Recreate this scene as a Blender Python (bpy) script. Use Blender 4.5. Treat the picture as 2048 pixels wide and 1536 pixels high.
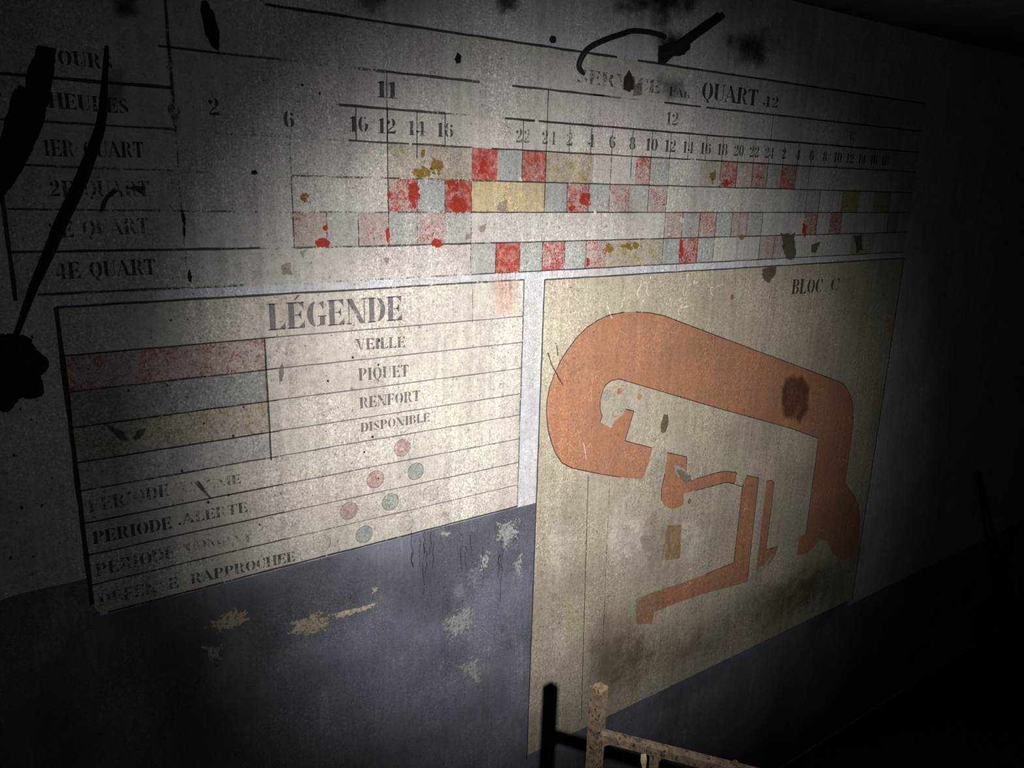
import bpy, bmesh, math, random
from mathutils import Vector, Matrix, noise as mnoise
from mathutils.geometry import tessellate_polygon

S = bpy.context.scene
for o in list(bpy.data.objects):
    bpy.data.objects.remove(o, do_unlink=True)
C = S.collection
rnd = random.Random(7)

# ------------------------------------------------------------------ camera, world, torch, exposure
F = 1550.1
RX = Vector((0.82080352, -0.12306655, 0.55779584))     # world X / Y / Z axes in (right, down, forward)
RY = Vector((-0.57058444, -0.22235878, 0.79056307))
RZ = Vector((0.02673893, -0.96716658, -0.25273273))
D, H = 1.40, 1.85                                       # distance to the painted wall, height of the lens
CAM = Vector((0, -D, H))
def c2w(v): return Vector((RX.dot(v), RY.dot(v), RZ.dot(v)))
RIGHT, DOWN, FWD = c2w(Vector((1, 0, 0))), c2w(Vector((0, 1, 0))), c2w(Vector((0, 0, 1)))

cd = bpy.data.cameras.new('camera'); cam = bpy.data.objects.new('camera', cd); C.objects.link(cam)
cd.sensor_width = 36; cd.lens = 36 * F / 2048; cd.clip_start = 0.02
cam.matrix_world = Matrix.Translation(CAM) @ Matrix((RIGHT, -DOWN, -FWD)).transposed().to_4x4()
S.camera = cam

w = bpy.data.worlds.new('world'); S.world = w; w.use_nodes = True
w.node_tree.nodes['Background'].inputs[0].default_value = (0.6, 0.65, 0.8, 1)
w.node_tree.nodes['Background'].inputs[1].default_value = 0.0

TORCH = CAM + RIGHT * 0.25 + DOWN * 0.0
def ray(px, py): return c2w(Vector((px - 1024, py - 768, F)))
def V(px, py, off=0.0):
    d = ray(px, py); t = (D - off) / d.y
    return CAM + d * t
def U(px, py, depth): return CAM + ray(px, py) * (depth / F)
def W(px, py):
    p = V(px, py); return (p.x, p.z)

def spot(name, target, power, deg, blend, col, size=0.012):
    l = bpy.data.lights.new(name, 'SPOT'); l.energy = power; l.spot_size = math.radians(deg); l.spot_blend = blend
    l.color = col; l.shadow_soft_size = size
    o = bpy.data.objects.new(name, l); C.objects.link(o); o.location = TORCH
    o.rotation_euler = (target - TORCH).to_track_quat('-Z', 'Y').to_euler()
    return o
AIM = V(1108, 808)
spot('torch_hot_spot', AIM, 50, 28, 1.0, (1.0, 0.98, 0.95))
spot('torch_beam', AIM, 108, 53, 1.0, (1.0, 0.975, 0.945))
spot('torch_corona', AIM, 84, 62, 1.0, (1.0, 0.955, 0.97))
spot('torch_spill', AIM, 5.5, 104, 1.0, (0.95, 0.92, 1.0))

try: S.cycles.transparent_max_bounces = 24      # many thin coats lie over each other on this wall
except Exception: pass
vs = S.view_settings
vs.view_transform = 'Standard'; vs.look = 'None'; vs.gamma = 1; vs.exposure = 0.0; vs.use_curve_mapping = False

# ------------------------------------------------------------------ helpers
def link(name, me, mat=None, parent=None, col=None):
    o = bpy.data.objects.new(name, me); C.objects.link(o)
    if mat: me.materials.append(mat)
    if parent: o.parent = parent
    if col: o.color = col
    return o
def tag(o, label, cat, group=None):
    o['label'] = label; o['category'] = cat
    if group: o['group'] = group
    return o
def empty(name, loc):
    o = bpy.data.objects.new(name, None); C.objects.link(o); o.location = loc; o.empty_display_size = 0.05
    return o
def put(o, parent):
    o.parent = parent; o.matrix_parent_inverse = Matrix.Translation(parent.location).inverted()
def flat(name, polys, layer, mat, parent=None, col=None, fade=None):
    """paint film: polys of (x,z) on the wall; layer = how many coats lie below it"""
    me = bpy.data.meshes.new(name); vsn, fs, fd = [], [], []
    for k, p in enumerate(polys):
        b = len(vsn)
        vsn += [(x, -0.0004 * layer, z) for x, z in p]
        fd += (fade[k] if fade else [1.0] * len(p))
        a = sum(p[i][0] * p[(i + 1) % len(p)][1] - p[(i + 1) % len(p)][0] * p[i][1] for i in range(len(p)))
        idx = list(range(b, b + len(p)))
        fs.append(idx if a > 0 else idx[::-1])
    me.from_pydata(vsn, [], fs); me.update()
    at = me.attributes.new('fade', 'FLOAT', 'POINT')
    at.data.foreach_set('value', fd)
    o = link(name, me, mat, None, col)
    if parent: put(o, parent)
    return o
def strip(a, b, width, seg=None, jit=0.0, fades=(1, 1), taper=False):
    ax, az = a; bx, bz = b; L = math.hypot(bx - ax, bz - az)
    n = seg or max(2, int(L / 0.03)); nx, nz = -(bz - az) / L, (bx - ax) / L
    polys, fd, prev = [], [], None
    for i in range(n + 1):
        t = i / n; j = rnd.uniform(-jit, jit); ww = width * 0.5 * rnd.uniform(0.8, 1.2)
        if taper: ww *= math.sin(math.pi * min(1, t * 0.95 + 0.06)) ** .6
        x, z = ax + (bx - ax) * t + nx * j, az + (bz - az) * t + nz * j
        cur = ((x - nx * ww, z - nz * ww), (x + nx * ww, z + nz * ww), fades[0] + (fades[1] - fades[0]) * t)
        if prev:
            polys.append([prev[0], cur[0], cur[1], prev[1]]); fd.append([prev[2], cur[2], cur[2], prev[2]])
        prev = cur
    return polys, fd
def polyline(pts, width, jit=0.0, closed=False):
    P, Fd = [], []
    pp = pts + [pts[0]] if closed else pts
    for a, b in zip(pp, pp[1:]):
        if math.hypot(a[0] - b[0], a[1] - b[1]) < 1e-5: continue
        p, f = strip(a, b, width, None, jit); P += p; Fd += f
    return P, Fd
def blob(pts, rag=0.12, core=0.55):
    """irregular patch: solid core, fading rim"""
    n = len(pts); cx = sum(p[0] for p in pts) / n; cz = sum(p[1] for p in pts) / n
    ring = []
    for i in range(n):
        a, b = pts[i], pts[(i + 1) % n]
        for k in range(4):
            t = k / 4; x, z = a[0] + (b[0] - a[0]) * t, a[1] + (b[1] - a[1]) * t
            s = 1 + rnd.uniform(-rag, rag); ring.append((cx + (x - cx) * s, cz + (z - cz) * s))
    polys, fd = [], []; m = len(ring)
    inn = [(cx + (x - cx) * core, cz + (z - cz) * core) for x, z in ring]
    for i in range(m):
        j = (i + 1) % m
        polys.append([ring[i], ring[j], inn[j], inn[i]]); fd.append([0, 0, 1, 1])
        polys.append([inn[i], inn[j], (cx, cz)]); fd.append([1, 1, 1])
    return polys, fd
def ell(cx, cy, rx, ry, n=12, rot=0):
    out = []
    for i in range(n):
        a = 2 * math.pi * i / n; x, y = rx * math.cos(a), ry * math.sin(a)
        out.append((cx + x * math.cos(rot) - y * math.sin(rot), cy + x * math.sin(rot) + y * math.cos(rot)))
    return out
def px(pts): return [W(*p) for p in pts]
def srgb(r, g, b, a=1.0):
    f = lambda c: (c / 255 / 12.92) if c / 255 <= 0.04045 else ((c / 255 + 0.055) / 1.055) ** 2.4
    return (f(r), f(g), f(b), a)

# ------------------------------------------------------------------ materials
class NT:
    def __init__(self, tree): self.t = tree; self.n = tree.nodes; self.l = tree.links
    def new(self, ty, **kw):
        nd = self.n.new(ty)
        for k, v in kw.items(): setattr(nd, k, v)
        return nd
    def put(self, sock, v):
        if isinstance(v, tuple) and sock.type == 'VECTOR': sock.default_value = v[:3]
        elif isinstance(v, (int, float, tuple)): sock.default_value = v
        else: self.l.new(v, sock)
    def math(self, op, a, b=0.0, clamp=False):
        nd = self.new('ShaderNodeMath', operation=op, use_clamp=clamp)
        self.put(nd.inputs[0], a); self.put(nd.inputs[1], b); return nd.outputs[0]
    def rng(self, v, a, b, c=0.0, d=1.0, smooth=True):
        nd = self.new('ShaderNodeMapRange', interpolation_type='SMOOTHSTEP' if smooth else 'LINEAR')
        for i, s in enumerate((v, a, b, c, d)): self.put(nd.inputs[i], s)
        return nd.outputs[0]
    def noise(self, vec, scale, detail=3.0, rough=0.55, dist=0.0):
        nd = self.new('ShaderNodeTexNoise'); self.put(nd.inputs['Vector'], vec)
        nd.inputs['Scale'].default_value = scale; nd.inputs['Detail'].default_value = detail
        nd.inputs['Roughness'].default_value = rough; nd.inputs['Distortion'].default_value = dist
        return nd.outputs['Fac']
    def mix(self, f, a, b, mode='MIX'):
        nd = self.new('ShaderNodeMix', data_type='RGBA', blend_type=mode)
        self.put(nd.inputs[0], f); self.put(nd.inputs[6], a); self.put(nd.inputs[7], b); return nd.outputs[2]
    def mapping(self, vec, sc, loc=(0, 0, 0)):
        nd = self.new('ShaderNodeMapping'); self.put(nd.inputs[0], vec)
        nd.inputs['Scale'].default_value = sc; nd.inputs['Location'].default_value = loc; return nd.outputs[0]

grp = bpy.data.node_groups.new('plaster_surface', 'ShaderNodeTree')
for nm in ('Tone', 'Fine', 'Mid', 'Patch', 'Streak'):
    grp.interface.new_socket(nm, in_out='OUTPUT', socket_type='NodeSocketFloat')
g = NT(grp); go = g.new('NodeGroupOutput')
pos = g.new('ShaderNodeNewGeometry').outputs['Position']
fine = g.noise(pos, 250, 2, 0.75)
mid = g.noise(pos, 70, 3, 0.65)
patch = g.noise(pos, 8, 3, 0.7)
streak = g.noise(g.mapping(pos, (46, 20, 2.4)), 1.0, 3, 0.65)
pits = g.noise(g.mapping(pos, (1, 1, .7), (3, 1, 2)), 165, 1, 0.55)
fleckzone = g.noise(g.mapping(pos, (1, 1, 1), (5, 5, 1)), 5.0, 1, 0.5)
amp = g.rng(fleckzone, .35, .62, .45, 1.15)
tone = g.math('ADD', g.math('MULTIPLY', g.rng(fine, .3, .7, -.36, .36, False), amp), g.rng(mid, .3, .7, .86, 1.14, False))
tone = g.math('ADD', tone, g.rng(patch, .3, .7, -.17, .16, False))
tone = g.math('ADD', tone, g.rng(fleckzone, .3, .7, -.10, .08, False))
tone = g.math('ADD', tone, g.rng(streak, .35, .7, .09, -.15, False))
tone = g.math('MULTIPLY', tone, g.rng(pits, .67, .74, 1, .5))
tone = g.math('ADD', tone, g.math('MULTIPLY', g.rng(pits, .42, .30, 0, .5), g.rng(fleckzone, .40, .60, .1, 1)))
for nm, s in (('Tone', tone), ('Fine', fine), ('Mid', mid), ('Patch', patch), ('Streak', streak)):
    g.l.new(s, go.inputs[nm])

def base_mat(name, rough=0.8, bump=0.0016):
    m = bpy.data.materials.new(name); m.use_nodes = True
    t = NT(m.node_tree); b = t.n['Principled BSDF']; b.inputs['Roughness'].default_value = rough
    b.inputs['Specular IOR Level'].default_value = 0.25
    gn = t.new('ShaderNodeGroup'); gn.node_tree = grp
    bp = t.new('ShaderNodeBump'); bp.inputs['Strength'].default_value = 0.55; bp.inputs['Distance'].default_value = bump
    gh = t.new('ShaderNodeNewGeometry').outputs['Position']
    hh = t.math('ADD', t.math('MULTIPLY', t.noise(gh, 250, 1, .75), .7), t.math('MULTIPLY', t.noise(gh, 60, 2, .65), 1.1))
    t.l.new(hh, bp.inputs['Height']); t.l.new(bp.outputs[0], b.inputs['Normal'])
    return m, t, b, gn.outputs
def toned(t, col, tone, amt=1.0):
    k = t.math('ADD', t.math('MULTIPLY', tone, amt), 1 - amt)
    nd = t.new('ShaderNodeVectorMath', operation='SCALE'); t.put(nd.inputs[0], col); t.put(nd.inputs['Scale'], k)
    return nd.outputs[0]
def alpha_out(t, b, a):
    mx = t.new('ShaderNodeMixShader'); tr = t.new('ShaderNodeBsdfTransparent'); out = t.n['Material Output']
    t.put(mx.inputs[0], a); t.l.new(tr.outputs[0], mx.inputs[1]); t.l.new(b.outputs[0], mx.inputs[2]); t.l.new(mx.outputs[0], out.inputs['Surface'])

# bare / whitewashed plaster
m_wall, t, b, G = base_mat('whitewashed_plaster')
col = t.mix(t.rng(G['Patch'], .42, .66), srgb(200, 200, 203), srgb(178, 175, 173))
t.l.new(toned(t, col, G['Tone']), b.inputs['Base Color'])
m_shell, t, b, G = base_mat('raw_concrete', 0.9)
t.l.new(toned(t, srgb(120, 118, 112), G['Tone']), b.inputs['Base Color'])

m_dirt, t, b, G = base_mat('dirty_floor', 0.95)
t.l.new(toned(t, srgb(58, 54, 48), G['Tone']), b.inputs['Base Color'])

def obj_col(t):
    oi = t.new('ShaderNodeObjectInfo'); return oi.outputs['Color'], oi.outputs['Alpha']
def fade_attr(t):
    return t.new('ShaderNodeAttribute', attribute_name='fade').outputs['Fac']

# full coats (panels): object colour, rubbed a little
m_panel, t, b, G = base_mat('panel_coat')
c, a = obj_col(t)
gp = t.new('ShaderNodeNewGeometry').outputs['Position']
hue = t.mix(t.rng(G['Patch'], .40, .68), (1.02, 1, 1, 1), (0.90, 0.93, 0.87, 1))
hue = t.mix(t.rng(t.noise(gp, 4.3, 2, .6), .42, .64, 0, .8), hue, (1.0, .96, .97, 1))
t.l.new(toned(t, t.mix(1.0, c, hue, 'MULTIPLY'), G['Tone']), b.inputs['Base Color'])

# dado: dark slate gloss with drips and scuffs
m_dado, t, b, G = base_mat('slate_dado_coat', 0.55, 0.0012)
c, a = obj_col(t)
sc = t.math('MULTIPLY', t.rng(G['Streak'], .50, .66), t.rng(G['Patch'], .44, .62))
cc = t.mix(t.math('MULTIPLY', sc, .40), c, srgb(168, 168, 170))
cc = t.mix(t.rng(G['Fine'], .70, .76, 0, .5), cc, srgb(190, 190, 185))
gp = t.new('ShaderNodeNewGeometry').outputs['Position']
cc = t.mix(t.rng(t.noise(gp, 2.6, 2, .6), .44, .66, 0, .6), cc, srgb(62, 66, 68))
t.l.new(toned(t, cc, G['Tone'], .8), b.inputs['Base Color'])

# flaking cell paint: object colour, alpha = how much paint is left
m_cell, t, b, G = base_mat('flaking_cell_paint', 0.7)
c, a = obj_col(t)
gp = t.new('ShaderNodeNewGeometry').outputs['Position']
fn = t.noise(t.mapping(gp, (1, 1, .8)), 240, 2, .7); pn = t.noise(t.mapping(gp, (1, 1, 1), (2, 7, 3)), 24, 3, .6)
v = t.math('ADD', t.math('MULTIPLY', fn, .62), t.math('MULTIPLY', pn, .38))
v = t.math('ADD', v, t.math('MULTIPLY', t.math('SUBTRACT', a, .5), .36))
mask = t.rng(v, .49, .56)
film = t.math('MULTIPLY', t.rng(a, .0, .6, .05, .26, False), fade_attr(t))
alpha_out(t, b, t.math('MULTIPLY', t.math('MAXIMUM', mask, film), t.rng(fade_attr(t), .0, .4, 0, 1)))
c = t.mix(t.rng(G['Mid'], .40, .66, .02, .30), c, srgb(196, 186, 178))
t.l.new(toned(t, c, G['Tone'], .75), b.inputs['Base Color'])

# thin washes (blue grey, cream): smooth film
m_wash, t, b, G = base_mat('rubbed_wash', 0.75)
c, a = obj_col(t)
gp = t.new('ShaderNodeNewGeometry').outputs['Position']
wn = t.noise(gp, 190, 3, .7)
alpha_out(t, b, t.math('MULTIPLY', t.math('MULTIPLY', a, t.rng(wn, .36, .62, 1.0, .25, False)), fade_attr(t)))
t.l.new(toned(t, c, G['Tone'], .9), b.inputs['Base Color'])

# black stencil and ruling paint
m_ink, t, b, G = base_mat('worn_black_paint', 0.7)
c, a = obj_col(t)
gp = t.new('ShaderNodeNewGeometry').outputs['Position']
fn = t.noise(gp, 260, 2, .7); pn = t.noise(t.mapping(gp, (1, 1, 1), (4, 4, 8)), 34, 3, .65)
v = t.math('ADD', t.math('MULTIPLY', fn, .5), t.math('MULTIPLY', pn, .5))
f2 = t.math('MULTIPLY', fade_attr(t), a)
v = t.math('ADD', v, t.math('MULTIPLY', t.math('SUBTRACT', f2, .5), .46))
alpha_out(t, b, t.math('MULTIPLY', t.rng(v, .48, .60), t.rng(f2, 0, 1, .32, .78, False)))
t.l.new(toned(t, c, G['Tone'], .6), b.inputs['Base Color'])

# orange plan
m_orange, t, b, G = base_mat('orange_plan_paint', 0.7)
c, a = obj_col(t)
gp = t.new('ShaderNodeNewGeometry').outputs['Position']
cr = t.new('ShaderNodeTexVoronoi', feature='DISTANCE_TO_EDGE'); t.put(cr.inputs['Vector'], t.mapping(gp, (1.6, 1, .8)))
cr.inputs['Scale'].default_value = 22
crack = t.math('MULTIPLY', t.rng(cr.outputs['Distance'], .004, .016, 1, 0), t.rng(t.noise(gp, 11, 3, .5), .52, .62))
chip = t.math('MULTIPLY', t.rng(t.noise(gp, 170, 3, .7), .63, .69), t.rng(G['Patch'], .42, .6, .1, 1))
cc = t.mix(t.rng(G['Patch'], .40, .66), c, t.mix(1.0, c, (1.0, .92, .80, 1), 'MULTIPLY'))
cc = t.mix(t.math('MULTIPLY', t.math('MAXIMUM', crack, chip), .75), cc, srgb(206, 186, 158))
v = t.math('ADD', t.noise(gp, 60, 5, .7), t.math('MULTIPLY', t.math('SUBTRACT', t.math('MULTIPLY', a, fade_attr(t)), .5), .9))
alpha_out(t, b, t.rng(v, .28, .74))
t.l.new(toned(t, cc, G['Tone'], .7), b.inputs['Base Color'])

# stains, bare spots: soft ragged rim
def stain_mat(name, sc, lo, hi, nz=1.6, rough=.85):
    m, t, b, G = base_mat(name, rough); c, a = obj_col(t)
    gp = t.new('ShaderNodeNewGeometry').outputs['Position']
    v = t.math('ADD', t.math('ADD', t.math('MULTIPLY', t.math('SUBTRACT', t.noise(gp, sc, 3, .7), .5), nz), .45), t.math('MULTIPLY', t.math('SUBTRACT', fade_attr(t), .5), .55))
    alpha_out(t, b, t.math('MULTIPLY', t.rng(v, lo, hi), a))
    t.l.new(toned(t, c, G['Tone'], .8), b.inputs['Base Color']); return m
m_stain = stain_mat('soft_stain', 16, .18, .95, 1.2)
m_chip = stain_mat('chipped_spot', 62, .42, .52, 3.2)
m_scuff = stain_mat('scuffed_spot', 120, .44, .58, 2.4)
m_solid = stain_mat('bare_or_hole_spot', 40, .18, .28, .8)

def simple(name, col, rough=.6, metal=0.0, sc=60, col2=None, bump=.001, spots=None):
    m = bpy.data.materials.new(name); m.use_nodes = True; t = NT(m.node_tree); b = t.n['Principled BSDF']
    tc = t.new('ShaderNodeTexCoord').outputs['Object']; n = t.noise(tc, sc, 5, .65)
    cc = t.mix(t.rng(n, .38, .64), col, col2 or tuple(x * .55 for x in col[:3]) + (1,))
    if spots: cc = t.mix(t.rng(t.noise(t.mapping(tc, (1, 1, .6), (3, 3, 3)), 230, 2, .5), .60, .66), cc, spots)
    t.l.new(cc, b.inputs['Base Color']); b.inputs['Roughness'].default_value = rough; b.inputs['Metallic'].default_value = metal
    bp = t.new('ShaderNodeBump'); bp.inputs['Distance'].default_value = bump; bp.inputs['Strength'].default_value = .7
    t.l.new(n, bp.inputs['Height']); t.l.new(bp.outputs[0], b.inputs['Normal']); return m
m_iron = simple('rusted_iron', srgb(148, 128, 104), .75, 0, 80, srgb(108, 88, 70), .0012, srgb(46, 30, 24))
m_black = simple('blackened_iron', srgb(22, 21, 18), .9, 0, 60, srgb(10, 10, 9))
m_cable = simple('black_rubber', srgb(34, 34, 32), .7, 0, 90, srgb(20, 20, 18))
m_crust = simple('rust_crust', srgb(48, 34, 26), .95, 0, 40, srgb(20, 17, 13), .004)
m_cream = simple('cream_tab_coat', srgb(214, 200, 150), .7)

# ------------------------------------------------------------------ room shell
def quad(name, vs4, mat, label=None):
    me = bpy.data.meshes.new(name); me.from_pydata(vs4, [], [(0, 1, 2, 3)]); me.update()
    o = link(name, me, mat); o['kind'] = 'structure'; return o
def slab(name, x0, x1, y0, y1, z0, z1, mat):
    me = bpy.data.meshes.new(name)
    v = [(x, y, z) for x in (x0, x1) for y in (y0, y1) for z in (z0, z1)]
    me.from_pydata(v, [], [(0, 1, 3, 2), (4, 6, 7, 5), (0, 4, 5, 1), (2, 3, 7, 6), (0, 2, 6, 4), (1, 5, 7, 3)]); me.update()
    o = link(name, me, mat); o['kind'] = 'structure'; return o
ZC = W(1640, 15)[1]
XL, XR, YF, ZF = -2.2, 5.2, -3.2, -.25
wall = slab('wall_back', XL, XR, 0,   .25, ZF, ZC, m_wall)
slab('floor', XL, XR, YF, .25, ZF - .15, ZF, m_dirt)
slab('ceiling', XL, XR, YF, .25, ZC, ZC + .2, m_shell)
slab('wall_left', XL - .2, XL, YF,   .25, ZF, ZC, m_shell)
slab('wall_right', XR, XR + .2, YF,   .25, ZF, ZC, m_shell)
slab('wall_front', XL, XR, YF - .2, YF, ZF, ZC, m_shell)

# dado coat on the wall, broken around the painted panels
zd1, zd2 = W(80, 1180)[1], W(1050, 1011)[1]
X_LL, X_LD, X_LR = .106, .430, 1.0125
Z_LT, Z_LB = 1.6395, 1.0955
X_ML, X_MR, Z_MT, Z_MB = 1.0695, 2.583, 1.6365, .3615
def wavy(x0, x1, z, n=24, amp=.004): return [(x0 + (x1 - x0) * i / n, z + rnd.uniform(-amp, amp)) for i in range(n + 1)]
def band(top, zb):
    return [[a, b_, (b_[0], zb), (a[0], zb)] for a, b_ in zip(top, top[1:])]
dado = flat('dado_coat', band(wavy(XL + .01, X_LL + .01, zd1, 60), ZF + .01) + band([(X_LL + .01, zd2), (X_ML + .02, zd2)], .02)
            + band([(X_ML + .02, Z_MB + .03), (X_MR - .02, Z_MB + .03)], ZF + .01) + band(wavy(X_MR - .02, XR - .01, W(1740, 1190)[1], 60), ZF + .01),
            1, m_dado, wall, srgb(118, 122, 134))

# ------------------------------------------------------------------ stencil letters (fat-face, cut with bridges)
def R_(x0, y0, x1, y1): return [(x0, y0), (x1, y0), (x1, y1), (x0, y1)]
HL = .05
def stem(x, wd=.24, sl=1, sr=1, y0=0, y1=1):
    return [R_(x, y0, x + wd, y1), R_(x - .08 * sl, y0, x + wd + .08 * sr, y0 + HL), R_(x - .08 * sl, y1 - HL, x + wd + .08 * sr, y1)]
def cres(cx, cy, rx, ry, s, th=.24, a0=-76, a1=76, n=10, h=.04):
    o = []
    for i in range(n + 1):
        a = math.radians(a0 + (a1 - a0) * i / n); ca, sa = math.cos(a), math.sin(a)
        o.append(((cx + s * rx * ca, cy + ry * sa), (cx + s * (rx - th) * ca, cy + (ry - h) * sa)))
    return [[p[0], q[0], q[1], p[1]] for p, q in zip(o, o[1:])]
def diag(x0, x1, wd, y0=0, y1=1): return [[(x0, y0), (x0 + wd, y0), (x1 + wd, y1), (x1, y1)]]
def tri(x, y, dx, dy): return [[(x, y), (x + dx, y), (x, y + dy)]]
def arms(x, r, top=1, mid=1, bot=1):
    o = []
    if top: o += [R_(x, 1 - HL, r, 1), [(r, 1), (r, .70), (r - .05, .80), (r - .22, 1 - HL)]]
    if bot: o += [R_(x, 0, r, HL), [(r + .03, 0), (r + .03, .32), (r - .03, .20), (r - .22, HL)]]
    if mid: o += [R_(x, .48, r - .14, .53), [(r - .14, .35), (r - .11, .35), (r - .11, .66), (r - .14, .66), (r - .24, .505)]]
    return o
def glyph(ch):
    g = {}
    if ch == 'A': return .86, diag(.0, .36, .05) + [[(.42, 1), (.26, 1), (.60, 0), (.86, 0)]] + [R_(.17, .30, .50, .35), R_(-.04, 0, .16, HL), R_(.50, 0, .92, HL)]
    if ch == 'B': return .78, stem(.06) + cres(.38, .76, .33, .24, 1, .2) + cres(.38, .26, .38, .26, 1, .22) + [R_(.33, .49, .40, .54)]
    if ch == 'C': return .76, cres(.42, .5, .40, .5, -1, .25) + [[(.70, .66), (.74, .66), (.74, .98), (.70, .98), (.55, .93)], [(.72, .30), (.76, .30), (.62, .06), (.5, 0), (.5, .05)]]
    if ch == 'D': return .82, stem(.06) + cres(.38, .5, .44, .5, 1, .24)
    if ch == 'E': return .74, stem(.06) + arms(.32, .70)
    if ch == 'F': return .70, stem(.06) + arms(.32, .68, 1, 1, 0)
    if ch == 'G': return .84, cres(.42, .5, .40, .5, -1, .25) + [R_(.56, .05, .78, .40), R_(.48, .38, .86, .43), [(.70, .68), (.74, .68), (.74, .98), (.70, .98), (.55, .93)], [(.44, 0), (.58, .06), (.58, .11), (.44, .05)]]
    if ch == 'H': return .92, stem(.06) + stem(.62) + [R_(.34, .48, .58, .53)]
    if ch == 'I': return .40, stem(.08)
    if ch == 'J': return .56, [R_(.26, .2, .48, 1), R_(.18, 1 - HL, .56, 1)] + cres(.24, .2, .24, .2, 1, .2, -80, 0) + ell_poly(.10, .16, .10, .11)
    if ch == 'L': return .70, stem(.06) + arms(.32, .66, 0, 0, 1)
    if ch == 'M': return 1.1, diag(.08, .08, .05) + [[(.10, 1), (.34, 1), (.62, 0), (.56, 0)]] + diag(.56, .80, .05) + stem(.82) + [R_(0, 0, .22, HL), R_(.0, 1 - HL, .2, 1)]
    if ch == 'N': return .92, diag(.10, .10, .05) + [[(.02, 1), (.28, 1), (.84, 0), (.62, 0)]] + diag(.80, .80, .05) + [R_(0, 0, .25, HL), R_(.68, 1 - HL, .94, 1)]
    if ch == 'O': return .84, cres(.40, .5, .38, .5, -1, .23) + cres(.46, .5, .38, .5, 1, .23)
    if ch == 'Q': return .84, cres(.40, .5, .38, .5, -1, .23) + cres(.46, .5, .38, .5, 1, .23) + [[(.34, .0), (.48, .04), (.62, -.18), (.50, -.24)]]
    if ch == 'P': return .76, stem(.06) + cres(.38, .73, .36, .27, 1, .22)
    if ch == 'R': return .84, stem(.06) + cres(.38, .75, .34, .25, 1, .21) + [[(.40, .48), (.58, .46), (.74, .08), (.86, .04), (.84, 0), (.60, 0)]]
    if ch == 'S': return .66, [[(.06, .76), (.16, .92), (.24, .90), (.24, .70), (.62, .36), (.62, .18), (.56, .08), (.44, .24), (.10, .58)]] + [[(.24, .95), (.30, 1), (.44, .97), (.54, .98), (.56, .68), (.5, .82), (.38, .93)], [(.04, .02), (.04, .34), (.12, .16), (.30, .06), (.38, .03), (.30, 0), (.14, .03)]]
    if ch == 'T': return .78, stem(.27) + [R_(.02, 1 - HL, .25, 1), R_(.53, 1 - HL, .76, 1), [(.0, 1), (.0, .68), (.06, .82), (.2, .95)], [(.78, 1), (.78, .68), (.72, .82), (.58, .95)]]
    if ch == 'U': return .86, [R_(.08, .22, .31, 1), R_(0, 1 - HL, .39, 1), R_(.70, .22, .75, 1), R_(.62, 1 - HL, .84, 1)] + cres(.41, .24, .33, .24, -1, .22, -84, 4) + cres(.45, .24, .30, .24, 1, .05, -84, 4)
    if ch == 'V': return .84, [[(.04, 1), (.30, 1), (.50, .0), (.42, .0)]] + diag(.46, .70, .05) + [R_(-.04, 1 - HL, .38, 1), R_(.60, 1 - HL, .84, 1)]
    if ch == '0': return .66, cres(.31, .5, .29, .5, -1, .20) + cres(.35, .5, .29, .5, 1, .20)
    if ch == '1': return .46, [R_(.14, 0, .36, .92), R_(.04, 0, .46, HL), [(.14, .92), (.36, .98), (.36, .9), (.02, .78), (.04, .83)]]
    if ch == '2': return .68, ell_poly(.16, .74, .12, .12) + cres(.34, .72, .28, .28, 1, .2, -50, 86) + [[(.06, .14), (.30, .40), (.50, .52), (.58, .62), (.50, .46), (.20, .20), (.08, .08)], [(.06, 0), (.60, 0), (.64, .30), (.58, .22), (.5, .18), (.12, .12)]]
    if ch == '3': return .66, ell_poly(.15, .78, .11, .11) + ell_poly(.14, .22, .12, .12) + cres(.30, .76, .28, .24, 1, .2, -70, 86) + cres(.30, .26, .32, .26, 1, .22, -86, 70)
    if ch == '4': return .72, [R_(.38, .0, .58, .95), R_(.28, 0, .68, HL)] + diag(.02, .36, .04, .30, .95) + [R_(.02, .25, .34, .30), R_(.60, .25, .72, .30)] + ell_poly(.14, .24, .09, .09)
    if ch == '6': return .68, cres(.33, .5, .31, .5, -1, .21, -78, 78) + cres(.37, .30, .29, .30, 1, .20, -76, 76) + ell_poly(.52, .80, .10, .10)
    if ch == '8': return .68, cres(.31, .74, .25, .26, -1, .17) + cres(.37, .74, .25, .26, 1, .17) + cres(.31, .26, .30, .26, -1, .20) + cres(.37, .26, .30, .26, 1, .20)
    return .34, []
def ell_poly(cx, cy, rx, ry, n=9):
    return [[(cx + rx * math.cos(2 * math.pi * i / n), cy + ry * math.sin(2 * math.pi * i / n)) for i in range(n)]]
def word_polys(txt, a, b, hgt, gap=.07, accent=None):
    """letters from wall point a to wall point b (baseline), hgt tall"""
    x, pl = 0, []
    for i, ch in enumerate(txt):
        wd, ps = glyph(ch)
        pl += [[(x + u, v) for u, v in p] for p in ps]
        if accent == i: pl.append([(x + .30, 1.08), (x + .38, 1.08), (x + .60, 1.26), (x + .46, 1.26)])
        x += wd + gap
    x -= gap
    return [[(a[0] + (b[0] - a[0]) * u / x, a[1] + (b[1] - a[1]) * u / x + v * hgt) for u, v in p] for p in pl]
def word(name, txt, lb, rb, lt, wear, parent, col, accent=None):
    a, b_, c_ = W(*lb), W(*rb), W(*lt)
    return flat(name, word_polys(txt, a, b_, c_[1] - a[1], accent=accent), 3, m_ink, parent, col[:3] + (min(1, wear + .13),))
INK = srgb(46, 44, 44); INK2 = srgb(58, 56, 56); GREY = srgb(112, 110, 112)

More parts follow.
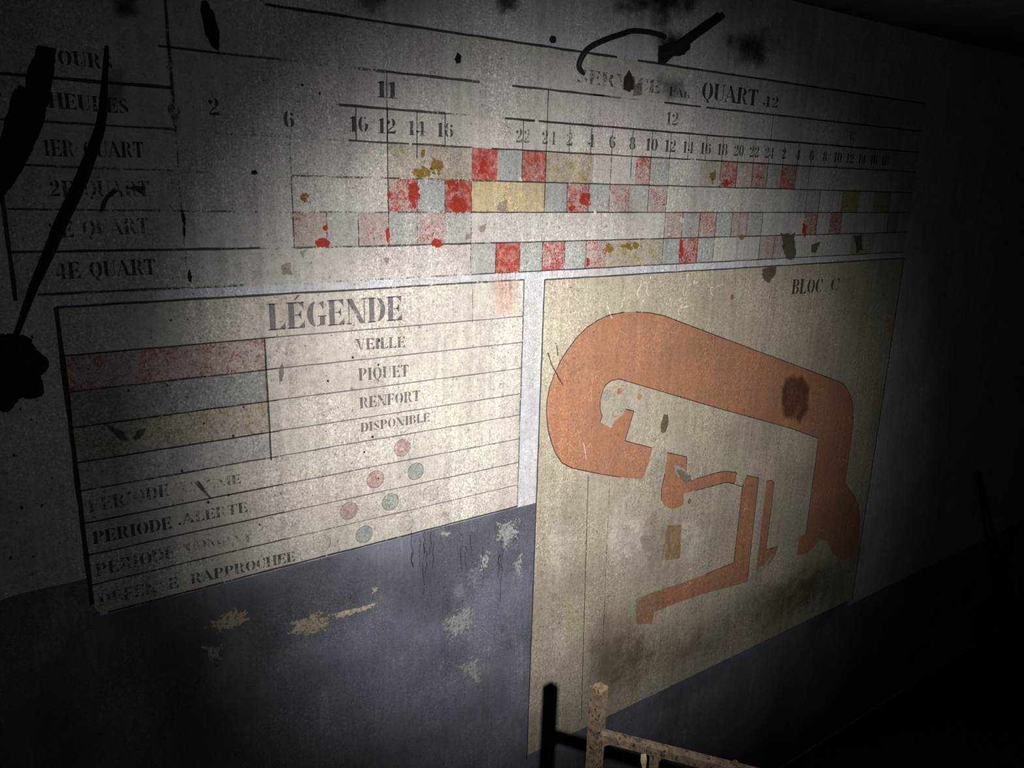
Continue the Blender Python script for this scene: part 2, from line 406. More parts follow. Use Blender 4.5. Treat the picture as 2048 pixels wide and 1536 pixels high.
# ------------------------------------------------------------------ duty timetable across the top of the wall
def HX(h): return .3042 + .03153 * h
ZR = [2.125, 2.041, 1.976, 1.915, 1.850, 1.786, 1.722, 1.657]
X0 = .054
XE = HX(72)
chart = tag(empty('duty_timetable', (X0, 0, ZR[7])), 'large stencilled timetable of hours with red, blue-grey and ochre cells, painted above the legend', 'wall chart')
flat('table_ground', [R_(X0, ZR[7], XE, ZR[0])], 1, m_panel, chart, srgb(186, 183, 177))
def cell(h0, h1, row, kind, wear, z0=0, z1=1):
    za, zb = ZR[3 + row], ZR[2 + row]; hgt = zb - za
    q = []
    n = 4
    for i in range(n):
        xa, xb = HX(h0 + (h1 - h0) * i / n), HX(h0 + (h1 - h0) * (i + 1) / n)
        q.append(R_(xa, za + hgt * z0 + rnd.uniform(0, .001), xb, za + hgt * z1 - rnd.uniform(0, .001)))
    if kind == 'r': flat('red_cell', q, 2, m_cell, chart, srgb(162, 60, 48)[:3] + (wear,))
    if kind == 'o': flat('ochre_cell', q, 2, m_cell, chart, srgb(156, 138, 84)[:3] + (wear,))
    if kind == 'y': flat('cream_cell', q, 2, m_wash, chart, srgb(204, 184, 128)[:3] + (wear,))
    if kind == 'b': flat('blue_grey_cell', q, 2, m_wash, chart, srgb(164, 170, 167)[:3] + (wear,))
    if kind == 'p': flat('pink_cell', q, 2, m_wash, chart, srgb(186, 150, 142)[:3] + (wear,))
CELLS = {1: [(12, 18, 'o', .36), (18, 20, 'r', .80), (20, 22, 'b', .8), (22, 24, 'r', .66), (24, 28.3, 'o', .50), (32.5, 34, 'r', .50), (34, 36, 'b', .5),
             (39.6, 42, 'o', .30), (42, 44, 'r', .55), (44, 46, 'p', .4), (46, 48, 'r', .48), (48, 50, 'b', .6), (50, 52, 'r', .60), (52, 54, 'b', .3)],
         2: [(12, 14, 'r', .52), (14, 16, 'b', .85), (16, 18, 'r', .78), (18, 24, 'y', .85), (24, 26, 'b', .75), (26, 28, 'r', .55), (28, 30, 'b', .5), (30, 32, 'r', .36),
             (32, 34, 'b', .4), (34, 36, 'r', .34), (52, 54, 'b', .4), (54, 56, 'b', .5), (59.5, 62.5, 'o', .6), (65, 68, 'o', .6)],
         3: [(6, 8, 'r', .30), (8, 10, 'b', .3), (10, 12, 'r', .30), (12, 14, 'b', .5), (14, 16, 'r', .38), (16, 18, 'b', .3), (36, 38, 'r', .34), (38, 40, 'b', .55), (40, 42, 'r', .42),
             (42, 44, 'b', .5), (44, 46, 'r', .28), (46, 48, 'b', .35), (54, 56, 'r', .48), (58, 60, 'r', .5), (68, 70, 'o', .5)],
         4: [(18, 20, 'b', .4), (20, 22, 'r', .86), (22, 24, 'b', .7), (24, 26, 'r', .58), (26, 28, 'b', .6), (28, 30, 'r', .42), (30, 36, 'o', .46), (36, 38, 'b', .7),
             (38, 40, 'r', .55), (40, 42, 'b', .6), (48, 50, 'p', .5), (50, 52, 'r', .22), (62, 66, 'o', .4)]}
for row, lst in CELLS.items():
    for h0, h1, k, wr in lst: cell(h0, h1, row, k, wr)
def hl(x0, x1, z, wd=.0030, f=(.9, .9), parent=chart, name='ruled_line', col=INK, z1=None):
    p, fd = strip((x0, z), (x1, z if z1 is None else z1), wd, None, .0005, f)
    flat(name, p, 3, m_ink, parent, col[:3] + (1.0,), fd)
def vl(x, z0, z1, wd=.0022, f=(.8, .8), parent=chart, name='ruled_line', col=INK, x1=None):
    p, fd = strip((x, z0), (x if x1 is None else x1, z1), wd, None, .0005, f)
    flat(name, p, 3, m_ink, parent, col[:3] + (1.0,), fd)
# horizontal rules: (x0, x1, fade0, fade1) pieces where the photograph still shows them
Xp = lambda p_, q_: W(p_, q_)[0]
hl(X0, HX(5), ZR[0] + .004, .0028, (.25, .5)); hl(HX(5), HX(30), ZR[0], .0050, (.95, 1.0)); hl(HX(32), HX(72), ZR[0], .005, (.9, .9))
hl(HX(-.5), HX(7), ZR[1], .0042, (.95, .55)); hl(HX(7), HX(12), ZR[1], .0055, (.42, .62)); hl(HX(12), HX(18.5), ZR[1], .0050, (.95, .7))
hl(HX(21), HX(29), ZR[1], .0045, (.9, .95)); hl(HX(35), HX(72), ZR[1], .0042, (1, .95)); hl(HX(28), HX(34), ZR[1], .0042, (.8, .35))
hl(X0, HX(0), 1.9805, .0050, (.9, 1)); hl(HX(5), HX(9), ZR[2], .003, (.35, .45)); hl(HX(9), HX(16), ZR[2], .0045, (.95, .8)); hl(HX(16), HX(20), ZR[2], .003, (.6, .25))
hl(HX(20.5), HX(72), ZR[2], .0046, (1, 1))
hl(X0, HX(0), 1.9175, .0036, (.8, .75)); hl(HX(0), HX(9), ZR[3], .0030, (.4, .55)); hl(HX(9.5), HX(18), ZR[3], .0036, (.8, .75)); hl(HX(19.5), HX(72), ZR[3], .0034, (.85, .95))
hl(X0, HX(6), 1.8545, .0034, (.8, .30), z1=ZR[4]); hl(HX(6), HX(20), ZR[4], .0036, (.58, .62)); hl(HX(20), HX(72), ZR[4], .0030, (.85, .8))
hl(X0, HX(6), 1.7905, .0032, (.75, .45), z1=ZR[5]); hl(HX(6), HX(18), ZR[5], .0034, (.52, .60)); hl(HX(18), HX(72), ZR[5], .0028, (.85, .8))
hl(X0, HX(4), 1.7265, .0042, (.95, .85), z1=1.7235); hl(HX(4), HX(18), ZR[6], .0036, (.5, .85)); hl(HX(18), HX(72), ZR[6], .0028, (.8, .8))
hl(X0 + .03, HX(3), 1.661, .0040, (.8, .6), z1=1.659); hl(HX(3), HX(22), ZR[7], .0028, (.32, .72)); hl(HX(22), HX(72), ZR[7], .0030, (.85, .75))
# verticals
vl(X0, ZR[7] - .004, ZR[4], .0060, (1, .8)); vl(HX(0), ZR[3], ZR[0] + .085, .0048, (.62, 1.0)); vl(HX(0), ZR[7] + .03, ZR[3], .0030, (.5, .5))
for h in range(2, 68, 2):
    f = .5 if h < 10 else .82
    if h in (18, 20): f = .25
    vl(HX(h), ZR[3], ZR[2], .0022, (f, f * .9))
for h, a, b_, f in ((6, 4, 3, .55), (6, 5, 4, .62), (6, 6, 5, .68), (8, 6, 5, .58), (10, 6, 5, .66), (12, 3, 2, .9), (12, 4, 3, .82), (12, 5, 4, .72), (12, 6, 5, .7), (12, 2, 1, .72), (14, 3.4, 3, .8),
                  (14, 5, 4, .6), (16, 5, 4, .6), (14, 6, 5, .5), (16, 6, 5, .55), (18, 7, 4, .62), (18, 4, 3, .5), (20, 7, 6, .7), (22, 4, 3, .75), (24, 2, 1, .85), (24, 5, 3, .75), (26, 5, 4, .7), (28, 5, 4, .7),
                  (26, 7, 6, .65), (28, 7, 6, .7), (30, 4, 3, .62), (30, 5, 4, .62), (30, 7, 6, .6), (32, 3.75, 3, .8), (32, 5, 4, .6), (34, 4, 3, .8), (34, 5, 4, .75), (36, 4, 3, .65), (36, 5, 4, .7), (36, 7, 5, .68),
                  (38, 6, 5, .7), (38, 7, 6, .75), (40, 6, 5, .75), (40, 7, 6, .75), (42, 4, 3, .7), (42, 6, 5, .72), (42, 7, 6, .7), (44, 4, 3, .85), (44, 6, 5, .75), (46, 4, 3, .85), (46, 6, 5, .72), (48, 7, 5, .8),
                  (48, 4, 3, .8), (48, 2, 1, .8), (50, 4, 3, .8), (50, 7, 6, .75), (52, 4, 3, .8), (54, 5, 3, .75), (56, 6, 4, .85), (64, 6, 5, .6), (22, 7, 6, .7), (24, 7, 6, .7)):
    z = lambda k: ZR[int(k)] + (ZR[min(7, int(k) + 1)] - ZR[int(k)]) * (k - int(k))
    vl(HX(h), z(a), z(b_), .0024, (f, f))
# hour figures
def figure(txt, xc, zb, hgt, wear, col=INK2):
    wd = hgt * (.66 * len(txt) + .06) * (1.0 if len(txt) > 1 else 1.0)
    flat('hour_figure', word_polys(txt, (xc - wd / 2, zb), (xc + wd / 2, zb), hgt), 3, m_ink, chart, col[:3] + (min(1, wear + .14),))
HW = {0: .45, 2: .80, 4: .2, 6: .74, 8: .35, 10: .84, 12: .82, 14: .66, 16: .66, 22: .52, 24: .55, 26: .55, 28: .62, 30: .62, 32: .68}
for h in range(0, 68, 2):
    if h in (18, 20): continue
    n = h % 24 if h % 24 else (24 if h else 0)
    figure(str(n), HX(h) + (.006 if h in (10, 24) else 0) , 1.9315 - (.0015 if h > 20 else 0) + (.012 if h in (2,) else 0), .0275 if h < 20 else .0285, HW.get(h, .74))
figure('11', HX(12), 1.995, .030, .66); figure('12', HX(36), 1.992, .030, .55); figure('13', HX(60), 1.992, .030, .5)
# headings
word('heading', 'SERVICE', (1153, 164), (1318, 187), (1153, 136), .50, chart, INK)
word('heading', 'PAR', (1338, 191), (1380, 197), (1338, 173), .55, chart, INK)
word('heading', 'QUART', (1402, 197), (1513, 212), (1402, 163), .80, chart, INK)
word('heading', '42', (1524, 213), (1556, 216), (1524, 190), .6, chart, INK)
word('row_name', 'JOURS', (96, 127), (226, 140), (96, 97), .70, chart, INK)
word('row_name', 'HEURES', (98, 215), (258, 228), (98, 184), .70, chart, INK)
for t1, p in (('1ER', (88, 311)), ('2E', (100, 392)), ('3E', (98, 476)), ('4E', (112, 558))):
    dx = 62 if t1 == '1ER' else 50
    word('row_name', t1, p, (p[0] + dx, p[1] + (3 if p[1] < 400 else -2)), (p[0], p[1] - 33), .62, chart, INK)
    q = (p[0] + dx + 18, p[1] + (3 if p[1] < 350 else (1 if p[1] < 420 else -3))); e = (p[0] + 200, p[1] + (4 if p[1] < 350 else (1 if p[1] < 420 else -10)))
    word('row_name', 'QUART', q, e, (q[0], q[1] - 32), {311: .78, 392: .5, 476: .52, 558: .72}[p[1]], chart, INK)
# ochre flakes and drips left on the table
def patch(name, pts, mat, col, parent, a=1.0, rag=.12, core=.55, layer=4):
    p, fd = blob(px(pts), rag, core); return flat(name, p, layer, mat, parent, col[:3] + (a,), fd)
OCH = srgb(128, 106, 44); REDP = srgb(156, 50, 38); PINK = srgb(206, 150, 138)
for cx, cy, rx, ry in ((612, 397, 15, 12), (872, 332, 17, 22), (845, 344, 22, 14), (845, 306, 5, 10), (1425, 353, 9, 15), (1218, 496, 10, 12), (1262, 492, 22, 9), (1484, 474, 8, 6), (1520, 355, 5, 5)):
    patch('ochre_flake', ell(cx, cy, rx, ry), m_chip, OCH, chart, .9, .10)
for cx, cy, rx, ry in ((645, 486, 22, 11), (828, 385, 13, 34), (918, 410, 20, 24), (873, 485, 14, 11), (775, 470, 5, 20), (650, 456, 6, 6), (1170, 400, 14, 16), (1172, 524, 7, 12), (1452, 366, 14, 9), (777, 390, 4, 12), (966, 330, 12, 26), (1143, 416, 8, 7), (1361, 500, 6, 26), (905, 372, 14, 14), (1608, 460, 5, 18)):
    patch('red_flake', ell(cx, cy, rx, ry), m_chip, REDP, chart, .95, .10)
for cx, l in ((996, 28), (1003, 52), (1010, 40), (1019, 64), (1030, 34), (1104, 18), (1352, 14)):
    p, fd = strip(W(cx, 545 - (cx - 1010) * .05), W(cx + 1, 545 + l), .004, None, .0006, (.8, .0))
    flat('red_drip', p, 4, m_wash, chart, srgb(206, 120, 104)[:3] + (.75,), fd)
patch('pink_haze', [(980, 548), (1040, 545), (1036, 640), (990, 640)], m_stain, srgb(222, 178, 164), chart, .5)
for pts in ([(1562, 470), (1588, 468), (1592, 500), (1588, 520), (1575, 522), (1564, 500)], [(1522, 538), (1550, 534), (1550, 552), (1536, 566), (1526, 560)], [(1622, 488), (1640, 484), (1632, 506), (1622, 504)],
            [(1000, 402), (1016, 398), (1014, 424), (992, 420)], [(958, 452), (974, 446), (968, 464), (958, 464)], [(930, 470), (946, 464), (940, 478), (930, 480)], [(1708, 470), (1722, 468), (1724, 500), (1712, 506)],
            [(560, 530), (580, 525), (584, 548), (566, 552)], [(765, 516), (780, 514), (774, 530)], [(597, 503), (612, 499), (606, 516)]):
    big_ = pts[0][0] > 1500
    patch('bare_or_hole_spot', pts, m_solid, srgb(96, 88, 74) if big_ else srgb(150, 140, 122), chart, .95 if big_ else .6, .16, .8)
for cx, cy, rx, ry, rot in ((367, 437, 4, 16, .15), (368, 462, 3, 12, 0), (379, 552, 4, 13, .1), (508, 345, 7, 5, 0), (700, 203, 0, 0, 0), (604, 170, 3, 3, 0), (639, 187, 2, 4, 0)):
    if rx: patch('dark_speck', [W2 for W2 in ell(cx, cy, rx, ry, 10, -rot)], m_solid, srgb(34, 30, 30), chart, .95, .2, .8)

for _ in range(34):                                       # pale knocks in the paint
    cx, cy = rnd.uniform(420, 1500), rnd.uniform(120, 545); rx, ry = rnd.uniform(2, 7), rnd.uniform(2, 8)
    patch('pale_knock', ell(cx, cy, rx, ry, 7), m_chip, srgb(214, 210, 204), chart, .75, .15, .6)
# ------------------------------------------------------------------ legend panel
leg = tag(empty('legend_panel', (X_LL, 0, Z_LB)), 'cream painted key headed LEGENDE with colour bars, duty names and small discs', 'wall chart')
flat('legend_ground', [[(X_LL, Z_LB + .022), (X_LL + .006, Z_LB + .007), (X_LL + .022, Z_LB), (X_LR, Z_LB), (X_LR, Z_LT), (X_LL, Z_LT)]], 2, m_panel, leg, srgb(194, 190, 179))
LZ = [z + .2 for z in (1.359, 1.2995, 1.239, 1.178, 1.1275, 1.069, 1.010, .953)]
def bar(za, zb, col, mat, wr, name): flat(name, [R_(X_LL + (X_LD - X_LL) * i / 6, za, X_LL + (X_LD - X_LL) * (i + 1) / 6, zb) for i in range(6)], 3, mat, leg, col[:3] + (wr,))
bar(LZ[1], LZ[0], srgb(156, 92, 90), m_cell, .40, 'red_bar'); bar(LZ[2], LZ[1], srgb(146, 149, 149), m_wash, .75, 'grey_bar'); bar(LZ[3], LZ[2], srgb(146, 132, 94), m_cell, .44, 'ochre_bar'); bar(LZ[4], LZ[3], srgb(186, 186, 188), m_wash, .5, 'white_bar')
for i, z in enumerate(LZ):
    hl(X_LL, X_LD + .02, z + .0015, .0028, (.95, .92) if i in (0, 3, 5, 6) else (.75, .8), leg); hl(X_LD + .02, X_LR, z + .0015, .0024, (.95, .92) if i < 7 else (.7, .75), leg, col=GREY, z1=z - .002)
hl(X_LL, X_LR, Z_LT, .0042, (.9, .72), leg); hl(X_LL + .022, X_LR, Z_LB, .0040, (.8, .9), leg)
vl(X_LL, Z_LB + .022, Z_LT, .0075, (1.0, 1.0), leg); vl(X_LR, Z_LB, Z_LT, .0026, (.75, .75), leg); vl(X_LD, LZ[4] - .004, LZ[0], .0036, (.9, .75), leg)
vl(W(945, 580)[0], W(945, 645)[1], W(945, 580)[1], .0018, (.7, .7), leg, col=GREY)
word('title', 'LEGENDE', (537, 661), (804, 640), (540, 607), .70, leg, GREY, accent=1)
G2 = srgb(108, 106, 104)
word('word', 'VEILLE', (711, 700), (810, 694), (711, 678), .66, leg, G2)
word('word', 'PIQUET', (717, 761), (817, 752), (717, 737), .70, leg, G2)
word('word', 'RENFORT', (719, 817), (840, 801), (719, 795), .70, leg, G2)
word('word', 'DISPONIBLE', (721, 864), (859, 842), (721, 846), .72, leg, G2)
for txt, lb, rb, lt, wr in (('PERIODE', (178, 1025), (338, 991), (178, 999), .55), ('CALME', (365, 985), (482, 966), (365, 966), .52),
                            ('PERIODE', (187, 1088), (344, 1056), (187, 1063), .80), ('ALERTE', (366, 1048), (495, 1023), (366, 1027), .64),
                            ('PERIODE', (193, 1153), (350, 1113), (193, 1128), .60), ('COMBAT', (372, 1103), (504, 1082), (372, 1085), .50),
                            ('DEFENSE', (199, 1210), (357, 1174), (199, 1187), .58), ('RAPPROCHEE', (382, 1168), (590, 1121), (382, 1147), .68)):
    word('word', txt, lb, rb, lt, wr - .09, leg, INK2)
RD, BD, WD = srgb(188, 148, 138), srgb(158, 164, 162), srgb(200, 196, 182)
for (cx, cy), c_, a in (((804, 895), RD, .7), ((750, 958), RD, .8), ((831, 942), BD, .9), ((697, 1021), RD, .7), ((780, 1003), BD, .8), ((861, 986), WD, .5), ((643, 1087), WD, .5), ((728, 1068), BD, .95), ((810, 1047), WD, .3), ((885, 1030), WD, .2)):
    x, z = W(cx, cy); r = .0182
    d = flat('disc', [ell(x, z, r, r, 28)], 4, m_wash, leg, c_[:3] + (a,))
    ring = []
    for i in range(28):
        u0, u1 = 2 * math.pi * i / 28, 2 * math.pi * (i + 1) / 28
        ring.append([(x + q * math.cos(u), z + q * math.sin(u)) for q, u in ((r, u0), (r, u1), (r + .0014, u1), (r + .0014, u0))])
    o = flat('disc_outline', ring, 4.5, m_ink, d, GREY[:3] + (.45 + .4 * a if a > .25 else .3,)); o.matrix_parent_inverse = d.matrix_basis.inverted() @ Matrix.Translation(-leg.location) if False else o.matrix_parent_inverse
for pts in ([(198, 838), (250, 862), (262, 884), (240, 884)], [(262, 880), (275, 856), (296, 852), (290, 868), (268, 886)], [(385, 962), (398, 962), (420, 990), (428, 1002), (415, 996)], [(555, 740), (566, 716), (570, 745), (558, 776)]):
    patch('scuff_mark', pts, m_stain, srgb(52, 50, 48) if pts[0][0] < 500 else srgb(110, 108, 102), leg, .75, .1, .6)
for _ in range(26):
    cx, cy = rnd.uniform(180, 900), rnd.uniform(620, 1080)
    if cy > 1180 - .25 * cx: continue
    r = rnd.uniform(1.5, 3.2); patch('dark_speck', ell(cx, cy, r, r * 1.2, 6), m_solid, srgb(44, 40, 40), leg, .8, .2, .8)

# ------------------------------------------------------------------ plan of the block
plan = tag(empty('block_plan', (X_ML, 0, Z_MB)), 'painted plan headed BLOC with thick orange walls on an olive-beige ground', 'wall map')
flat('plan_ground', [R_(X_ML, Z_MB, X_MR, Z_MT)], 2, m_panel, plan, srgb(180, 172, 152))
hl(X_ML, X_MR, Z_MT, .0036, (1, 1), plan, col=srgb(52, 56, 66)); vl(X_ML, Z_MB - .01, Z_MT, .0034, (.85, 1), plan, col=srgb(60, 62, 68)); vl(X_MR, Z_MB, Z_MT, .0045, (.9, 1), plan)
hl(X_ML, X_MR, Z_MB, .0030, (.5, .6), plan)
OR = srgb(170, 124, 98)
main = [(1271, 623.5), (1300, 625.5), (1326.6, 631), (1390, 655), (1453.5, 679), (1580, 726.5), (1640, 749), (1682, 765), (1692, 774), (1698, 787), (1704, 805), (1706, 825), (1705, 849), (1698, 905), (1690, 961), (1690, 969), (1705, 988), (1715, 1008), (1719, 1040), (1718, 1078),
        (1706, 1110), (1684, 1120), (1664, 1108), (1655, 1082), (1640, 1078), (1628, 1092), (1612, 1108), (1593, 1110), (1596, 1090), (1598, 1072), (1610.5, 1068), (1617, 1024), (1626, 955), (1636.5, 876.5), (1580, 856), (1428, 814), (1300, 776), (1238, 758), (1222.5, 760.6), (1212, 768), (1206, 778), (1199.5, 800),
        (1199.5, 819), (1203.5, 832), (1199, 844), (1222.5, 856), (1229, 841), (1240, 834), (1247, 826), (1250, 818), (1267, 821.5), (1249, 881), (1275, 888), (1304, 896), (1299, 920), (1288, 950), (1281, 958.5), (1240, 954), (1204.7, 948.5), (1143.8, 936), (1123.5, 925.6), (1111, 907), (1103, 887.5),
        (1096, 862), (1093, 839), (1092, 820), (1093, 801), (1098, 775), (1108, 748), (1120, 722), (1136, 697), (1154, 673), (1174, 654), (1195, 640), (1217.4, 630), (1248, 624)]
stub = [(1334, 905), (1372.6, 913), (1372, 942), (1366, 936), (1348, 930), (1352, 950), (1372, 962), (1391.7, 957), (1439.6, 943.4), (1455, 942), (1472.4, 945), (1468, 966.6), (1453, 964), (1391.7, 980.3), (1367, 987), (1366, 1009), (1354, 1016), (1341, 1017), (1329, 1012), (1322, 1000), (1321.5, 980), (1329, 947.5)]
ell_ = [(1493, 950), (1516.7, 956), (1505, 1060), (1494, 1163.5), (1464, 1172), (1404, 1188), (1349, 1207), (1308, 1224), (1303, 1248), (1273, 1248), (1270, 1199), (1300, 1186), (1336, 1174), (1357.6, 1167.6), (1410, 1148), (1467, 1125), (1476, 1045), (1484.7, 969)]
bar4 = [(1532.5, 962.5), (1542, 960), (1547.6, 966.6), (1540, 1030), (1531, 1099), (1555.8, 1092.4), (1551, 1110), (1538, 1130), (1510, 1150), (1519, 1078.7)]
rect5 = [(1333, 1051), (1363, 1048.6), (1359, 1117), (1322, 1120)]
def tri_flat(name, pts, layer, mat, parent, col, fades):
    """a concave outline filled by ear clipping, with a fade value on each corner"""
    tris = tessellate_polygon([[Vector((x, z, 0)) for x, z in pts]])
    fs = []
    for i, j, k in tris:
        A_, B_, C_ = pts[i], pts[j], pts[k]
        ccw = (B_[0] - A_[0]) * (C_[1] - A_[1]) - (B_[1] - A_[1]) * (C_[0] - A_[0]) > 0
        fs.append((i, j, k) if ccw else (i, k, j))
    me = bpy.data.meshes.new(name); me.from_pydata([(x, -.0004 * layer, z) for x, z in pts], [], fs); me.update()
    at = me.attributes.new('fade', 'FLOAT', 'POINT'); at.data.foreach_set('value', fades)
    o = link(name, me, mat, None, col); put(o, parent); return o
def region(pts, wear, fades=None, outline=None, col=OR):
    w_ = px(pts)
    o = tri_flat('plan_wall', w_, 3, m_orange, plan, col[:3] + (wear,), fades or [1.0] * len(pts))
    for k, (i, j) in enumerate(outline or []):
        P, Fd = polyline(w_[i:j + 1], .0024, .0002)
        flat('plan_outline', P, 4, m_ink, plan, srgb(40, 38, 40)[:3] + (.85,), Fd)
mf = [1.0] * len(main)
for i in range(19, 27): mf[i] = .75
for i in (53, 54, 55): mf[i] = .9
region(main, 1.0, mf, [(0, 18), (30, 44), (49, 53), (57, len(main) - 1)])
region(stub, .95, None, [(0, 2), (7, 13), (19, 21)])
ef = [1, 1, 1, .85, .8, .74, .66, .6, .58, .55, .55, .58, .66, .74, 1, 1, 1, 1]
region(ell_, .95, ef, [(0, 3), (14, 17)])
region(bar4, .9, [1, 1, 1, 1, .9, .7, .5, .45, .4, .8], [(0, 5), (9, 9)])
region(rect5, .9, [.55, .68, .66, .5], None, srgb(172, 136, 94))
for a, b_, wd, f in (((1453, 964), (1484, 973), .0022, .9), ((1176, 942), (1162, 1440), .0026, .75), ((1219, 955), (1205, 1290), .0022, .6), ((1092, 1408), (1105, 1404), .002, .5)):
    p, fd = strip(W(*a), W(*b_), wd, None, .0006, (f, f)); flat('plan_line', p, 3, m_ink, plan, srgb(52, 48, 42), fd)
word('title', 'BLOC', (1582, 588), (1642, 585), (1582, 559), .85, plan, srgb(70, 66, 48))
word('title', 'C', (1659, 582), (1676, 581), (1659, 556), .6, plan, srgb(70, 66, 48))
def disc(cx, cy, r, col, a, ringw=0, name='plan_disc'):
    x, z = W(cx, cy); 
    if a: flat(name, [ell(x, z, r, r, 16)], 4, m_wash, plan, col[:3] + (a,))
    if ringw:
        flat('plan_ring', [[(x + q * math.cos(u), z + q * math.sin(u)) for q, u in ((r, u0), (r, u0 + .4), (r + ringw, u0 + .4), (r + ringw, u0))] for u0 in [i * .3927 for i in range(16)]], 4.5, m_ink, plan, srgb(96, 92, 84)[:3] + (.6,))
disc(1238, 782, .0085, srgb(206, 92, 64), 1.0); disc(1278.5, 794, .0085, srgb(196, 156, 80), 1.0); disc(1213, 790, .0135, BD, .4, .0012); disc(1230, 826, .0085, WD, .2, .0012); disc(1269, 866, .010, WD, .1, .0013); disc(1306, 876, .010, WD, .1, .0012)
disc(1378, 1002, .0075, srgb(110, 108, 102), 1.0, .001); disc(1463.5, 594, .0075, srgb(170, 88, 74), .8); disc(1535, 918, .012, BD, .2, .001); disc(1385, 1035, .010, WD, .1, .0011)
patch('bare_or_hole_spot', [(1326, 828), (1335, 828), (1337, 842), (1331, 864), (1322, 866), (1320, 852)], m_solid, srgb(104, 96, 78), plan, .95, .05, .85)
patch('damp_patch', [(1566, 752), (1605, 745), (1622, 770), (1618, 820), (1600, 850), (1566, 838), (1556, 800)], m_stain, srgb(96, 60, 42), plan, .8, .04, .75)
patch('filler_smear', [(1306, 890), (1334, 900), (1328, 950), (1308, 1010), (1290, 960), (1300, 925)], m_stain, srgb(186, 180, 164), plan, .9, .12, .6, 5)
patch('filler_smear', [(1345, 932), (1365, 936), (1382, 950), (1388, 966), (1370, 970), (1354, 952)], m_stain, srgb(128, 120, 100), plan, .9, .12, .6, 5)
patch('damp_patch', [(1165, 1180), (1300, 1190), (1320, 1290), (1290, 1400), (1170, 1430), (1162, 1300)], m_stain, srgb(128, 112, 80), plan, .35, .05, .4, 2.5)
patch('damp_patch', [(1500, 1170), (1620, 1130), (1690, 1120), (1640, 1220), (1520, 1260)], m_stain, srgb(104, 84, 54), plan, .4, .05, .3, 2.5)
for cx, cy, rx, ry, a_ in ((1240, 1330, 95, 80, .3), (1330, 1310, 110, 70, .3), (1430, 1275, 110, 60, .3), (1540, 1220, 110, 60, .35), (1640, 1160, 80, 65, .4), (1690, 1080, 40, 80, .4)):
    patch('damp_patch', ell(cx, cy, rx, ry, 14, -.35), m_stain, srgb(108, 96, 68), plan, a_, .02, .3, 2.6 + .1 * rnd.random())
for cx, cy, rx, ry, a_ in ((1250, 1070, 85, 120, .9), (1118, 1090, 45, 150, .8), (1110, 1290, 42, 110, .7), (1370, 1080, 90, 80, .8), (1260, 820, 60, 55, .8), (1350, 890, 60, 40, .5), (1450, 1210, 80, 40, .5)):
    patch('worn_area', ell(cx, cy, rx, ry, 14), m_stain, srgb(212, 204, 188), plan, a_, .03, .35, 2.55)
for i in range(9):                                        # pale crazing in the paint above the plan walls
    x, y = [(1280, 553), (1301, 552), (1375, 548), (1248, 585), (1283, 592), (1358, 600), (1414, 565), (1390, 556), (1212, 590)][i]
    L_ = [45, 40, 60, 30, 34, 40, 26, 12, 48][i]; pts = [(x, y)]
    for k in range(5): pts.append((pts[-1][0] + rnd.uniform(-6, 5), pts[-1][1] + L_ / 5))
    P, Fd = polyline(px(pts), .0030, .0004); flat('crack', P, 4, m_chip, plan, srgb(226, 222, 212), [[v * .8 for v in q] for q in Fd])
    if i in (2, 5, 6):
        P, Fd = polyline(px([pts[2], (pts[2][0] + 14, pts[2][1] - 3), (pts[2][0] + 28, pts[2][1] - 8)]), .0026, .0004); flat('crack', P, 4, m_chip, plan, srgb(222, 218, 208), [[v * .8 for v in q] for q in Fd])
for pts in ([(1095, 705), (1101, 725), (1107, 738), (1118, 758), (1126, 772)], [(1112, 690), (1115, 712)], [(1166, 885), (1172, 918)]):
    P, Fd = polyline(px(pts), .0035, .0008); flat('scratch', P, 5, m_ink, plan, (srgb(84, 74, 54) if pts[0][0] < 1160 else srgb(226, 214, 198))[:3] + (.8,), Fd)

# ------------------------------------------------------------------ marks on the bare wall and on the dado
for pts, c_, a in (([(410, 1245), (440, 1222), (500, 1212), (508, 1235), (480, 1262), (430, 1270)], srgb(176, 164, 140), .9), ([(575, 1240), (640, 1218), (668, 1230), (660, 1262), (600, 1278), (570, 1262)], srgb(166, 156, 132), .85),
                   ([(640, 1232), (700, 1218), (765, 1200), (760, 1210), (700, 1230), (650, 1245)], srgb(190, 178, 150), .9), ([(740, 1172), (758, 1172), (756, 1186), (744, 1188)], srgb(190, 178, 150), .8)):
    patch('bare_or_hole_spot', pts, m_scuff, c_, wall, a, .2, .5, 3)
for pts in ([(990, 1042), (1040, 1030), (1042, 1070), (1012, 1100), (985, 1085)], [(955, 1110), (985, 1090), (975, 1140), (958, 1150)], [(1020, 1130), (1045, 1100), (1040, 1160)], [(880, 1240), (945, 1200), (955, 1250), (900, 1290)], [(870, 1065), (905, 1060), (900, 1078)], [(400, 1290), (450, 1285), (440, 1330), (410, 1320)], [(900, 1330), (960, 1300), (965, 1380)]):
    patch('scuff_mark', pts, m_scuff, srgb(178, 178, 176), wall, .7, .2, .35, 3)
for k in range(22):
    x, y = rnd.uniform(860, 1050), rnd.uniform(1045, 1480); rx, ry = rnd.uniform(8, 24), rnd.uniform(12, 38)
    patch('scuff_mark', ell(x, y, rx, ry, 9, .3), m_scuff if k % 2 else m_stain, srgb(150, 154, 162), wall, .5, .1, .25, 2.5)
for k in range(30):
    cx, cy = rnd.uniform(330, 525), rnd.uniform(690, 850); rx = rnd.uniform(3, 9)
    patch('pale_knock', ell(cx, cy, rx, rx * .7, 7), m_chip, srgb(206, 202, 198), leg, .55, .15, .3, 4)
